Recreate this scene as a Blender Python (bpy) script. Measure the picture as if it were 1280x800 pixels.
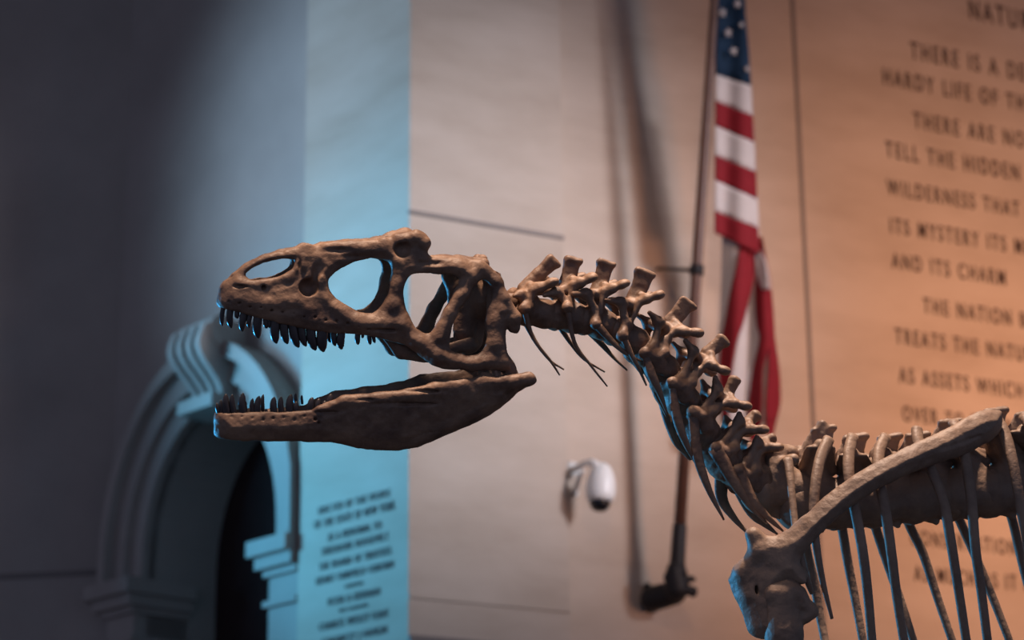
import bpy, bmesh, math, random
import numpy as np
from mathutils import Vector, Matrix

for o in list(bpy.data.objects):
    bpy.data.objects.remove(o)
S = bpy.context.scene
COL = S.collection
rng = np.random.default_rng(7)
random.seed(7)

# ------------------------------------------------------------------ camera
F_PX = 3022.0                       # focal length in pixels of a 1280 px wide frame
PITCH, ROLL = math.radians(17.8), math.radians(-0.6)
CAM = np.array([0.0, 0.0, 1.6])
_X = np.array([1.0, 0, 0]); FWD = np.array([0, math.cos(PITCH), math.sin(PITCH)]); _U = np.cross(_X, FWD)
RGT = math.cos(ROLL) * _X + math.sin(ROLL) * _U
UPV = -math.sin(ROLL) * _X + math.cos(ROLL) * _U
cd = bpy.data.cameras.new('camera')
cam = bpy.data.objects.new('camera', cd); COL.objects.link(cam)
cd.sensor_width = 36.0; cd.lens = F_PX * 36.0 / 1280.0
cd.clip_start = 0.1; cd.clip_end = 200
cam.matrix_world = Matrix(((RGT[0], UPV[0], -FWD[0], CAM[0]), (RGT[1], UPV[1], -FWD[1], CAM[1]),
                           (RGT[2], UPV[2], -FWD[2], CAM[2]), (0, 0, 0, 1)))
cd.dof.use_dof = True; cd.dof.focus_distance = 6.95; cd.dof.aperture_fstop = 2.1
S.camera = cam

# ------------------------------------------------------------------ light and exposure
S.view_settings.view_transform = 'Standard'; S.view_settings.look = 'None'
S.view_settings.gamma = 1.0; S.view_settings.exposure = 0.0
S.view_settings.use_curve_mapping = False
try:
    S.cycles.use_denoising = True
    S.cycles.max_bounces = 6
except Exception:
    pass
W = bpy.data.worlds.new('hall_air'); S.world = W; W.use_nodes = True
W.node_tree.nodes['Background'].inputs[0].default_value = (0.52, 0.62, 0.95, 1)
W.node_tree.nodes['Background'].inputs[1].default_value = 0.35

def lamp(name, kind, loc, target, energy, color, **kw):
    d = bpy.data.lights.new(name, kind); d.energy = energy; d.color = color
    for k, v in kw.items():
        setattr(d, k, v)
    o = bpy.data.objects.new(name, d); COL.objects.link(o)
    o.location = loc
    v = Vector(target) - Vector(loc)
    o.rotation_euler = v.to_track_quat('-Z', 'Y').to_euler()
    return o

# soft warm wash on the inscription wall, an added front fill that thins the pole's shadow, the key over the skeleton, blue stage light from the left
lamp('warm_wash', 'SPOT', (8.7, 6.3, 3.6), (3.5, 14.0, 5.4), 5400, (1.0, 0.46, 0.22), spot_size=math.radians(35), spot_blend=1.0, shadow_soft_size=2.0)
lamp('front_fill', 'SPOT', (1.2, 0.5, 9.0), (2.7, 13.6, 5.4), 1600, (1.0, 0.60, 0.38), spot_size=math.radians(25), spot_blend=1.0, shadow_soft_size=0.4)
lamp('pier_spot', 'SPOT', (8.4, 5.6, 7.4), (-0.15, 12.5, 5.85), 5600, (0.90, 0.90, 1.0), spot_size=math.radians(23), spot_blend=1.0, shadow_soft_size=0.9)
lamp('skull_key', 'SPOT', (-0.5, 4.7, 8.1), (-0.35, 6.85, 3.75), 2200, (1.0, 0.72, 0.53), spot_size=math.radians(24), spot_blend=1.0, shadow_soft_size=0.25)
lamp('body_key', 'SPOT', (1.1, 6.25, 8.8), (0.95, 7.1, 3.5), 3000, (1.0, 0.75, 0.59), spot_size=math.radians(30), spot_blend=1.0, shadow_soft_size=0.2)
lamp('blue_wall_spot_low', 'SPOT', (-5.4, 12.3, 5.0), (0.8, 12.6, 5.0), 1350, (0.10, 0.58, 1.0), spot_size=math.radians(50), spot_blend=1.0, shadow_soft_size=0.5)
lamp('blue_wall_spot_high', 'SPOT', (-5.4, 12.3, 6.5), (1.2, 12.6, 6.9), 950, (0.42, 0.70, 1.0), spot_size=math.radians(56), spot_blend=1.0, shadow_soft_size=0.6)
lamp('blue_rim_spot', 'SPOT', (-4.2, 9.5, 3.2), (0.2, 7.0, 3.6), 1300, (0.06, 0.48, 1.0), spot_size=math.radians(50), spot_blend=0.6, shadow_soft_size=0.15)

# ------------------------------------------------------------------ materials
def mat(name, col, rough=0.7, var=0.0, scale=5.0, col2=None, bump=0.0, bump_scale=40.0, spec=0.5, metal=0.0, detail=6, stretch=(1, 1, 1)):
    m = bpy.data.materials.new(name); m.use_nodes = True
    nt = m.node_tree; b = nt.nodes['Principled BSDF']
    b.inputs['Base Color'].default_value = (*col, 1); b.inputs['Roughness'].default_value = rough
    b.inputs['Specular IOR Level'].default_value = spec; b.inputs['Metallic'].default_value = metal
    tc = nt.nodes.new('ShaderNodeTexCoord')
    if var > 0 or col2:
        mp = nt.nodes.new('ShaderNodeMapping'); mp.inputs['Scale'].default_value = stretch
        nt.links.new(tc.outputs['Object'], mp.inputs['Vector'])
        n = nt.nodes.new('ShaderNodeTexNoise'); n.inputs['Scale'].default_value = scale; n.inputs['Detail'].default_value = detail
        n.inputs['Roughness'].default_value = 0.62
        nt.links.new(mp.outputs[0], n.inputs['Vector'])
        r = nt.nodes.new('ShaderNodeValToRGB')
        c2 = col2 or tuple(max(0, c * (1 - var)) for c in col)
        r.color_ramp.elements[0].color = (*c2, 1); r.color_ramp.elements[1].color = (*col, 1)
        r.color_ramp.elements[0].position = 0.32; r.color_ramp.elements[1].position = 0.66
        nt.links.new(n.outputs['Fac'], r.inputs['Fac']); nt.links.new(r.outputs['Color'], b.inputs['Base Color'])
    if bump > 0:
        n2 = nt.nodes.new('ShaderNodeTexNoise'); n2.inputs['Scale'].default_value = bump_scale; n2.inputs['Detail'].default_value = 8
        nt.links.new(tc.outputs['Object'], n2.inputs['Vector'])
        bp = nt.nodes.new('ShaderNodeBump'); bp.inputs['Strength'].default_value = bump; bp.inputs['Distance'].default_value = 0.01
        nt.links.new(n2.outputs['Fac'], bp.inputs['Height']); nt.links.new(bp.outputs['Normal'], b.inputs['Normal'])
    return m

M = {}
M['bone'] = mat('fossil_bone', (0.27, 0.165, 0.108), 0.55, scale=10, col2=(0.10, 0.055, 0.040), bump=0.35, bump_scale=55, spec=0.45)
M['bone_grey'] = mat('grey_brown_bone', (0.30, 0.20, 0.14), 0.55, scale=8, col2=(0.17, 0.11, 0.08), bump=0.4, bump_scale=45, spec=0.4)
M['tooth'] = mat('dark_tooth', (0.055, 0.042, 0.042), 0.38, scale=30, col2=(0.03, 0.024, 0.026), spec=0.5)
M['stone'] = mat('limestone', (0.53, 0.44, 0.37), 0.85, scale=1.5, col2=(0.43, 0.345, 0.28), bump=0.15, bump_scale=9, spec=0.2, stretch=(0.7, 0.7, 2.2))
M['stone_shaded'] = mat('limestone_painted_shade', (0.40, 0.34, 0.31), 0.85, scale=1.2, col2=(0.33, 0.28, 0.255), bump=0.15, bump_scale=9, spec=0.2)  # darker copy of the limestone, with the left side's shade in its colour
M['letter'] = mat('incised_dark_lettering', (0.075, 0.05, 0.045), 0.8, spec=0.2)
M['faint'] = mat('shallow_grey_lettering', (0.17, 0.15, 0.14), 0.8, spec=0.2)
M['joint'] = mat('grey_joint', (0.20, 0.17, 0.16), 0.8, spec=0.2)
M['arch_void'] = mat('dark_void_sheet', (0.035, 0.018, 0.018), 0.7, var=0.3, scale=6, spec=0.2)  # near-black colour stands for the darkness beyond the arch
M['wood'] = mat('brown_pole_wood', (0.115, 0.052, 0.036), 0.45, var=0.35, scale=12, spec=0.4, stretch=(6, 6, 0.6))
M['iron'] = mat('black_iron', (0.016, 0.015, 0.018), 0.55, var=0.3, scale=20, spec=0.3)
M['white'] = mat('white_plastic', (0.90, 0.88, 0.85), 0.35, var=0.03, scale=10)
M['dome'] = mat('smoked_dome', (0.01, 0.01, 0.012), 0.12)
M['red'] = mat('red_cloth', (0.20, 0.011, 0.019), 0.8, var=0.15, scale=20, spec=0.2)
M['cloth'] = mat('white_cloth', (0.50, 0.47, 0.47), 0.85, var=0.08, scale=14, spec=0.2)
M['navy'] = mat('navy_cloth', (0.012, 0.035, 0.075), 0.85, var=0.2, scale=20, spec=0.2)
M['floor'] = mat('floor_stone', (0.09, 0.08, 0.075), 0.5, var=0.3, scale=1.5)
M['post'] = mat('dark_steel', (0.05, 0.05, 0.055), 0.45, metal=0.6)

# ------------------------------------------------------------------ pixels, rays and frames
def rayd(px, py):
    return FWD + RGT * (px - 640.0) / F_PX - UPV * (py - 400.0) / F_PX
def at(px, py, d):
    return CAM + rayd(px, py) * d
D0 = 7.0
SC = D0 / F_PX                     # metres per pixel at the skeleton
YAW = math.radians(14)

class Frame:
    """A left/right symmetry plane through the skeleton near a reference pixel: u along, v up, w towards the viewer's side."""
    def __init__(s, px, py, b=4.0, a=14.0, dz=0.0):
        a = math.radians(a); b = math.radians(b)
        z = (640 - px) * SC * math.tan(YAW) + dz
        s.c = at(px, py, D0 - z)
        l = np.array([math.sin(a), -math.sin(b), math.cos(a) * math.cos(b)]); l /= np.linalg.norm(l)
        u = np.cross([0, 1, 0], l); u /= np.linalg.norm(u); v = np.cross(l, u)
        B = np.stack([RGT, UPV, -FWD])          # rows: camera axes in world
        s.l, s.u, s.v = l @ B, u @ B, v @ B
        s.R = np.stack([s.u, s.v, s.l])         # world -> local
    def loc(s, px, py, w=0.0):
        """local (u,v,w) of the point seen at a pixel, lying w off the symmetry plane"""
        r = rayd(px, py)
        t = (w + (s.c - CAM) @ s.l) / (r @ s.l)
        p = CAM + r * t - s.c
        return np.array([p @ s.u, p @ s.v, w])
    def world(s, P):
        return np.asarray(P) @ s.R + s.c

# ------------------------------------------------------------------ distance fields -> meshes
def vnoise(P, scale, seed=0):
    """smooth value noise on an N x 3 array"""
    q = P * scale; i = np.floor(q).astype(np.int64); fr = q - i; fr = fr * fr * (3 - 2 * fr)
    def h(a, b, c):
        n = (a * 374761393 + b * 668265263 + c * 2147483647 + seed * 974711) & 0x7fffffff
        n = ((n ^ (n >> 13)) * 1274126177) & 0x7fffffff
        return (n & 0xffff) / 65535.0
    r = 0
    for dx in (0, 1):
        for dy in (0, 1):
            for dz in (0, 1):
                wgt = (fr[:, 0] if dx else 1 - fr[:, 0]) * (fr[:, 1] if dy else 1 - fr[:, 1]) * (fr[:, 2] if dz else 1 - fr[:, 2])
                r = r + wgt * h(i[:, 0] + dx, i[:, 1] + dy, i[:, 2] + dz)
    return r - 0.5

class Field:
    def __init__(s, lo, hi, h):
        s.lo = np.array(lo, float); s.h = h
        s.n = np.ceil((np.array(hi) - s.lo) / h).astype(int) + 1
        s.f = np.full(s.n, 0.06)
        s.ax = [s.lo[i] + np.arange(s.n[i]) * h for i in range(3)]
    def sub(s, lo, hi, m):
        sl = []
        for i in range(3):
            a = int(max(0, math.floor((lo[i] - m - s.lo[i]) / s.h))); b = int(min(s.n[i], math.ceil((hi[i] + m - s.lo[i]) / s.h) + 1))
            if b <= a: return None, None
            sl.append(slice(a, b))
        X = s.ax[0][sl[0]][:, None, None]; Y = s.ax[1][sl[1]][None, :, None]; Z = s.ax[2][sl[2]][None, None, :]
        return tuple(sl), (X, Y, Z)
    def add(s, sl, d, k):
        a = s.f[sl]
        h = np.maximum(k - np.abs(a - d), 0) / k
        s.f[sl] = np.minimum(a, d) - h * h * k * 0.25
    def cut(s, sl, d, k):
        a = s.f[sl]; d = -d
        h = np.maximum(k - np.abs(a - d), 0) / k
        s.f[sl] = np.maximum(a, d) + h * h * k * 0.25
    def cone(s, a, b, ra, rb, k=0.012, flat=(1, 1, 1), cut=False):
        a, b = np.array(a, float), np.array(b, float); fl = np.array(flat, float)
        r = max(ra, rb) / fl.min() + k + 0.01
        sl, G = s.sub(np.minimum(a, b), np.maximum(a, b), r)
        if sl is None: return
        d = [(G[i] - a[i]) * fl[i] for i in range(3)]; ab = (b - a) * fl
        t = np.clip(sum(d[i] * ab[i] for i in range(3)) / max(ab @ ab, 1e-9), 0, 1)
        q = np.sqrt(sum((d[i] - t * ab[i]) ** 2 for i in range(3))) - (ra + t * (rb - ra))
        (s.cut if cut else s.add)(sl, q, k)
    def ball(s, c, r, k=0.012, cut=False):
        r = np.array(r, float) * np.ones(3); c = np.array(c, float)
        sl, G = s.sub(c - r, c + r, k + 0.02)
        if sl is None: return
        q = np.sqrt(sum(((G[i] - c[i]) / r[i]) ** 2 for i in range(3)))
        (s.cut if cut else s.add)(sl, (q - 1) * r.min(), k)
    def chain(s, pts, rad, k=0.012, flat=(1, 1, 1), both=False, cut=False):
        for i in range(len(pts) - 1):
            s.cone(pts[i], pts[i + 1], rad[i], rad[i + 1], k, flat, cut)
            if both:
                m = np.array([1, 1, -1.0])
                s.cone(np.array(pts[i]) * m, np.array(pts[i + 1]) * m, rad[i], rad[i + 1], k, flat, cut)
    def mesh(s, rough=0.0012, rscale=60, seed=1):
        near = np.nonzero(np.abs(s.f) < 0.012)
        if rough > 0 and len(near[0]):
            P = np.stack([s.ax[i][near[i]] for i in range(3)], 1)
            s.f[near] += rough * (vnoise(P, rscale, seed) * 1.3 + vnoise(P, rscale * 0.37, seed + 5) * 2.2)
        f = s.f
        f[0], f[-1] = 0.06, 0.06; f[:, 0], f[:, -1] = 0.06, 0.06; f[:, :, 0], f[:, :, -1] = 0.06, 0.06
        ins = f < 0
        nx, ny, nz = f.shape
        cnt = np.zeros((nx - 1, ny - 1, nz - 1), np.int8)
        cr = [(i, j, k) for i in (0, 1) for j in (0, 1) for k in (0, 1)]
        for (i, j, k) in cr:
            cnt += ins[i:nx - 1 + i, j:ny - 1 + j, k:nz - 1 + k]
        I, J, K = np.nonzero((cnt > 0) & (cnt < 8))
        idx = np.full(cnt.shape, -1, np.int64); idx[I, J, K] = np.arange(len(I))
        val = {c: f[I + c[0], J + c[1], K + c[2]] for c in cr}
        pos = np.zeros((len(I), 3)); num = np.zeros(len(I))
        for a in cr:
            for ax in range(3):
                if a[ax] == 0:
                    b = list(a); b[ax] = 1; b = tuple(b)
                    fa, fb = val[a], val[b]
                    x = (fa < 0) != (fb < 0)
                    t = np.where(x, fa / np.where(x, fa - fb, 1), 0)
                    p = np.tile(np.array(a, float), (len(I), 1)); p[:, ax] += t
                    pos += p * x[:, None]; num += x
        pos = pos / num[:, None] + np.stack([I, J, K], 1)
        V = s.lo + pos * s.h
        FA = []
        for ax in range(3):
            sl0 = [slice(1, -1)] * 3; sl0[ax] = slice(0, -1); sl1 = list(sl0); sl1[ax] = slice(1, None)
            a, b = ins[tuple(sl0)], ins[tuple(sl1)]
            e = np.nonzero(a != b); e = [e[i] + (0 if i == ax else 1) for i in range(3)]
            o1, o2 = [(1, 2), (2, 0), (0, 1)][ax]
            def q(d1, d2):
                c = [e[0].copy(), e[1].copy(), e[2].copy()]; c[o1] -= d1; c[o2] -= d2
                return idx[c[0], c[1], c[2]]
            fc = np.stack([q(1, 1), q(0, 1), q(0, 0), q(1, 0)], 1)
            flip = ~ins[e[0], e[1], e[2]]
            fc[flip] = fc[flip][:, ::-1]
            FA.append(fc)
        FA = np.concatenate(FA)
        return V, FA[(FA >= 0).all(1)]

# ------------------------------------------------------------------ object helpers
ORG = {}
def mk(name, V, F, m, parent=None, smooth=True, label=None, origin=None):
    V = np.asarray(V, float)
    c = np.array(origin) if origin is not None else (V.min(0) + V.max(0)) / 2
    me = bpy.data.meshes.new(name); me.from_pydata((V - c).tolist(), [], F if isinstance(F, list) else F.tolist())
    if smooth: me.polygons.foreach_set('use_smooth', [True] * len(me.polygons))
    for mm in (m if isinstance(m, list) else [m]): me.materials.append(mm)
    me.update()
    o = bpy.data.objects.new(name, me); COL.objects.link(o)
    ORG[o.name] = c
    if parent is not None:
        o.parent = parent; o.location = c - ORG[parent.name]
    else:
        o.location = c
    if label: o['label'] = label
    return o
def empty(name, loc, label, cat, group=None):
    o = bpy.data.objects.new(name, None); COL.objects.link(o); o.location = loc; o.empty_display_size = 0.2
    ORG[o.name] = np.array(loc, float); tag(o, label, cat, group); return o
def tag(o, label, cat, group=None):
    o['label'] = label; o['category'] = cat
    if group: o['group'] = group
    return o
def struct(o): o['kind'] = 'structure'; return o

def crom(P, n):
    P = np.asarray(P, float); out = []
    Q = np.vstack([2 * P[0] - P[1], P, 2 * P[-1] - P[-2]])
    for i in range(len(P) - 1):
        a, b, c, d = Q[i:i + 4]
        for t in np.arange(n) / n:
            out.append(0.5 * (2 * b + (c - a) * t + (2 * a - 5 * b + 4 * c - d) * t * t + (3 * b - a - 3 * c + d) * t ** 3))
    out.append(P[-1]); return np.array(out)
def tube(P, R, n=10, sub=5, flat=1.0, fdir=None, cap=True):
    """swept tube; flat<1 squeezes it along fdir"""
    P = np.asarray(P, float); R = np.asarray(R, float)
    if sub > 1 and len(P) > 2:
        PR = crom(np.hstack([P, R[:, None]]), sub); P, R = PR[:, :3], np.maximum(PR[:, 3], 1e-4)
    T = np.gradient(P, axis=0); T /= np.linalg.norm(T, axis=1)[:, None] + 1e-12
    ref = np.array(fdir if fdir is not None else [0.3, 0.2, 0.93])
    V = []; Fs = []
    for i in range(len(P)):
        a = ref - T[i] * (ref @ T[i])
        if np.linalg.norm(a) < 1e-3: a = np.cross(T[i], [1, 0, 0])
        a /= np.linalg.norm(a); b = np.cross(T[i], a)
        for k in range(n):
            t = 2 * math.pi * k / n
            V.append(P[i] + R[i] * (math.cos(t) * flat * a + math.sin(t) * b))
    for i in range(len(P) - 1):
        for k in range(n):
            Fs.append([i * n + k, i * n + (k + 1) % n, (i + 1) * n + (k + 1) % n, (i + 1) * n + k])
    if cap:
        Fs.append(list(range(n))[::-1]); Fs.append([(len(P) - 1) * n + k for k in range(n)])
    return np.array(V), Fs
def join(parts):
    V = []; Fs = []; o = 0
    for v, f in parts:
        V.append(np.asarray(v)); Fs += [[i + o for i in q] for q in f]; o += len(v)
    return np.vstack(V), Fs
def box8(p, ex, ey, ez):
    """box from corner p with edge vectors"""
    p, ex, ey, ez = map(np.array, (p, ex, ey, ez))
    V = [p, p + ex, p + ex + ey, p + ey, p + ez, p + ex + ez, p + ex + ey + ez, p + ey + ez]
    return np.array(V), [[0, 3, 2, 1], [4, 5, 6, 7], [0, 1, 5, 4], [1, 2, 6, 5], [2, 3, 7, 6], [3, 0, 4, 7]]
def extrude(poly3, vec):
    poly3 = np.array(poly3); n = len(poly3)
    V = np.vstack([poly3, poly3 + np.array(vec)])
    Fs = [list(range(n)), list(range(2 * n - 1, n - 1, -1))] + [[i, i + n, (i + 1) % n + n, (i + 1) % n] for i in range(n)]
    return V, Fs
def lathe(prof, n=24):
    V = []; Fs = []
    for r, z in prof:
        for k in range(n):
            t = 2 * math.pi * k / n; V.append([r * math.cos(t), r * math.sin(t), z])
    for i in range(len(prof) - 1):
        for k in range(n):
            Fs.append([i * n + k, i * n + (k + 1) % n, (i + 1) * n + (k + 1) % n, (i + 1) * n + k])
    Fs.append(list(range(n))[::-1]); Fs.append([(len(prof) - 1) * n + k for k in range(n)])
    return np.array(V), Fs

# ================================================================== THE HALL
TH_R, TH_P, TH_L, TH_A = (math.radians(a) for a in (64.5, 62, -45, -43))
H_TOP = 9.5
def dxy(th): return np.array([math.sin(th), math.cos(th)])
def plane_hit(px, py, P0, th):
    d = rayd(px, py); D = dxy(th); N = np.array([D[1], -D[0]])
    t = ((P0 - CAM[:2]) @ N) / (d[:2] @ N); P = CAM + d * t
    return (P[:2] - P0) @ D, P[2]
class Wall:
    """vertical wall plane: t runs along it, z up, off comes out into the hall"""
    def __init__(s, P0, th, nsign):
        s.P0 = np.array(P0); s.th = th; s.D = dxy(th); s.N = nsign * np.array([s.D[1], -s.D[0]])
    def pt(s, t, z, off=0.0):
        q = s.P0 + s.D * t + s.N * off
        return np.array([q[0], q[1], z])
    def hit(s, px, py, off=0.0):
        return plane_hit(px, py, s.P0 + s.N * off, s.th)
CORNER = at(511.5, 400, 13.0)[:2]
pier = Wall(CORNER, TH_P, 1)                 # front face of the pier
pl = Wall(CORNER, TH_L, -1)                  # its blue-lit left face
pier_w = pier.hit(706, 400)[0]
pl_w = pl.hit(378, 400)[0]
right = Wall(pier.pt(pier_w, 0, -0.10)[:2], TH_R, 1)
arch = Wall(pl.pt(pl_w, 0, -0.12)[:2], TH_A, -1)
v3 = lambda a, z=0.0: np.array([a[0], a[1], z])

flo, cei = box8([-14, -3, -0.2], [34, 0, 0], [0, 32, 0], [0, 0, 0.2]), box8([-14, -3, H_TOP], [34, 0, 0], [0, 32, 0], [0, 0, 0.2])
struct(mk('floor', *flo, M['floor'], smooth=False)); struct(mk('ceiling', *cei, M['stone_shaded'], smooth=False))

# pier: footprint prism
fp = [pier.pt(0, 0), pier.pt(pier_w, 0), pier.pt(pier_w, 0, -0.9), pl.pt(pl_w, 0, -0.6), pl.pt(pl_w, 0)]
wp = struct(mk('wall_center', *extrude(fp, [0, 0, H_TOP]), M['stone'], smooth=False))
# right wall
fp = [right.pt(-0.05, 0), right.pt(15, 0), right.pt(15, 0, -0.5), right.pt(-0.05, 0, -0.5)]
wr = struct(mk('wall_right', *extrude(fp, [0, 0, H_TOP]), M['stone'], smooth=False))

# arch wall with its opening
a_t0 = arch.hit(150, 400)[0]
t_r, t_l = arch.hit(354, 650)[0], arch.hit(186, 700)[0]
a_c, a_hw = (t_r + t_l) / 2, (t_l - t_r) / 2
z_spring = arch.hit(345, 658)[1]; a_rise = arch.hit(272, 508)[1] - z_spring
def arch_pts(c, hw, rise, z0, n=28, rev=False):
    q = [(c + hw * math.cos(math.pi * k / n), z0 + rise * math.sin(math.pi * k / n)) for k in range(n + 1)]
    return q[::-1] if rev else q
out = [(-0.3, 0), (-0.3, H_TOP), (a_t0, H_TOP), (a_t0, 0), (a_c + a_hw, 0)] + arch_pts(a_c, a_hw, a_rise, z_spring) + [(a_c - a_hw, 0)]
wl = struct(mk('wall_left', *extrude([arch.pt(t, z) for t, z in out], v3(-arch.N * 0.5)), M['stone_shaded'], smooth=False))
# dark sheet closing the arch, standing for the unlit room behind it
dq = [(a_c - a_hw - 0.1, 0), (a_c - a_hw - 0.1, 6.6), (a_c + a_hw + 0.1, 6.6), (a_c + a_hw + 0.1, 0)]
dr = struct(mk('arch_void_1', *extrude([arch.pt(t, z, -0.5) for t, z in dq], v3(-arch.N * 0.08)), M['arch_void'], smooth=False))
# far left wall, square to the view
flw = Wall(arch.pt(a_t0, 0)[:2], math.radians(-80), -1)
fp = [flw.pt(-0.02, 0), flw.pt(7, 0), flw.pt(7, 0, -0.5), flw.pt(-0.02, 0, -0.5)]
struct(mk('wall_far_left', *extrude(fp, [0, 0, H_TOP]), M['stone_shaded'], smooth=False))

# archivolt: stepped mouldings around the opening
def ring(w, c, hw0, r0, hw1, r1, z0, off, zlow):
    a = [(c + hw0, zlow)] + arch_pts(c, hw0, r0, z0) + [(c - hw0, zlow)]
    b = [(c - hw1, zlow)] + arch_pts(c, hw1, r1, z0, rev=True) + [(c + hw1, zlow)]
    n = len(a); V = []
    for q in (a, b[::-1]):
        for o in (-0.05, off):
            V += [w.pt(max(t, 0.015), z, o) for t, z in q]
    Fs = []
    A0, A1, B0, B1 = 0, n, 2 * n, 3 * n
    for i in range(n - 1):
        Fs += [[A0 + i, A0 + i + 1, A1 + i + 1, A1 + i], [B0 + i, B1 + i, B1 + i + 1, B0 + i + 1],
               [A1 + i, A1 + i + 1, B1 + i + 1, B1 + i], [A0 + i, B0 + i, B0 + i + 1, A0 + i + 1]]
    return np.array(V), Fs
z_imp = z_spring - 0.12
rings = join([ring(arch, a_c, a_hw, a_rise, a_hw + 0.12, a_rise + 0.13, z_spring, 0.05, z_imp),
              ring(arch, a_c, a_hw + 0.12, a_rise + 0.13, a_hw + 0.23, a_rise + 0.27, z_spring, 0.10, z_imp),
              ring(arch, a_c, a_hw + 0.23, a_rise + 0.27, a_hw + 0.30, a_rise + 0.36, z_spring, 0.17, z_imp)])
struct(mk('trim_1', *rings, M['stone_shaded'], smooth=False))
# impost mouldings on both jambs
def wbox(w, t0, t1, z0, z1, o0, o1):
    return box8(w.pt(t0, z0, o0), v3(w.D * (t1 - t0)), v3(w.N * (o1 - o0)), [0, 0, z1 - z0])
imp = []
for side in (-1, 1):
    for z0, z1, pr in ((z_imp - 0.09, z_imp, 0.20), (z_imp - 0.16, z_imp - 0.09, 0.16), (z_imp - 0.20, z_imp - 0.16, 0.12), (z_imp - 0.37, z_imp - 0.335, 0.12), (0.0, z_imp - 0.20, 0.09)):
        i0 = a_c + side * (a_hw - (pr - 0.09) * 0.7); o1 = a_c + side * (a_hw + 0.19 + pr)
        imp.append(wbox(arch, max(0.015, min(i0, o1)), max(i0, o1), z0, z1, -0.3, pr))
struct(mk('trim_2', *join(imp), M['stone_shaded'], smooth=False))
# scrolled keystone: console profile swept across its width
kz0, kz1 = z_spring + a_rise - 0.06, z_spring + a_rise + 0.40
k_c = a_c - 0.10
prof = []
for k in range(15):
    t = k / 14; z = kz0 + (kz1 - kz0) * t
    prof.append((0.16 + 0.13 * t + 0.05 * math.sin(t * math.pi * 2.0 + 3.6), z))
prof = [(0.0, kz0)] + prof + [(0.0, kz1)]
def keyblock(x0, x1, grow, pr=1.0):
    n = len(prof); V = []; Fs = []
    for s in (x0, x1):
        for o, z in prof:
            V.append(arch.pt(k_c + s * (1 + grow * (z - kz0) / (kz1 - kz0)), z, o * pr))
    Fs = [list(range(n)), list(range(2 * n - 1, n - 1, -1))] + [[i, i + n, (i + 1) % n + n, (i + 1) % n] for i in range(n)]
    return V, Fs
ks = [keyblock(-0.13, 0.13, 0.3, 0.92)] + [keyblock(x - 0.020, x + 0.020, 0.3, 1.10) for x in (-0.112, -0.038, 0.038, 0.112)]
va, vb = arch.pt(k_c - 0.175, kz1 - 0.03, 0.17), arch.pt(k_c + 0.175, kz1 - 0.03, 0.17)
ks.append(tube([va, vb], [0.10, 0.10], 20, 1)); ks.append(wbox(arch, k_c - 0.165, k_c + 0.165, kz1 - 0.08, kz1 + 0.05, -0.02, 0.17))
ks.append(wbox(arch, k_c - 0.17, k_c + 0.17, kz0 - 0.03, kz0 + 0.05, -0.02, 0.24))
struct(mk('trim_3', *join(ks), M['stone_shaded'], smooth=False))

# string courses: joint line on the pier, base ledges, joint on the far left wall
def ledge(w, pa, pb, h, out, name, m, t0=None, t1=None):
    a, b = w.hit(*pa), w.hit(*pb); z = (a[1] + b[1]) / 2
    return struct(mk(name, *wbox(w, a[0] if t0 is None else t0, b[0] if t1 is None else t1, z - h / 2, z + h / 2, -0.03, out), m, smooth=False))
ledge(pier, (512, 264), (706, 299), 0.022, 0.008, 'trim_4', M['joint'], t0=-0.005, t1=pier_w)
ledge(pier, (512, 744), (714, 765), 0.02, 0.012, 'trim_5', M['stone'], t0=0, t1=pier_w)
ledge(pier, (512, 796), (714, 822), 0.05, 0.03, 'trim_6', M['joint'], t0=0, t1=pier_w)
ledge(flw, (10, 718), (120, 718), 0.03, 0.012, 'trim_7', M['joint'], t0=0, t1=6)
# vertical joint strip right of the flag
tj = right.hit(1003, 260)[0]
struct(mk('trim_8', *wbox(right, tj - 0.011, tj + 0.011, 0, H_TOP, -0.02, 0.008), M['joint'], smooth=False))

# ------------------------------------------------------------------ inscriptions
def lettering(root, text, w, pa, cap_px, width=None, spacing=1.22, xs=1.0, bold=0.0, off=0.004):
    """one carved line: pa = pixel of its left end on the baseline, cap_px = height of its capitals there; returns its letters as (verts, faces)"""
    t0, z0 = w.hit(*pa); _, z1 = w.hit(pa[0], pa[1] - cap_px); cap = z1 - z0
    cu = bpy.data.curves.new('text_line', 'FONT'); cu.body = text; cu.size = cap / 0.73
    cu.space_character = spacing; cu.space_word = 1.25; cu.extrude = 0.002; cu.offset = bold * cap
    tmp = bpy.data.objects.new('tmp', cu); COL.objects.link(tmp)
    dg = bpy.context.evaluated_depsgraph_get(); dg.update()
    me = bpy.data.meshes.new_from_object(tmp.evaluated_get(dg))
    bpy.data.objects.remove(tmp)
    V = np.array([v.co[:] for v in me.vertices]); Fs = [list(p.vertices) for p in me.polygons]
    bpy.data.meshes.remove(me)
    if width: xs = width / V[:, 0].max()
    V[:, 0] *= xs; sg = 1 if w.th > 0 else -1
    Wd = np.stack([w.pt(t0 + sg * a[0], z0 + a[1], off + a[2]) for a in V])
    par = np.arange(len(V))                       # split into islands: one per letter
    key = {}
    for i, v in enumerate(np.round(V, 5)): par[i] = key.setdefault(tuple(v), i)
    def find(i):
        while par[i] != i: par[i] = par[par[i]]; i = par[i]
        return i
    for f in Fs:
        r = find(f[0])
        for i in f[1:]: par[find(i)] = r
    isl = {}
    for f in Fs: isl.setdefault(find(f[0]), []).append(f)
    res = []
    for r, fl in isl.items():
        ids = sorted({i for f in fl for i in f}); mp_ = {i: k for k, i in enumerate(ids)}
        res.append((Wd[ids], [[mp_[i] for i in f] for f in fl]))
    return sorted(res, key=lambda q: sg * (q[0][:, 0].min()))
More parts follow.
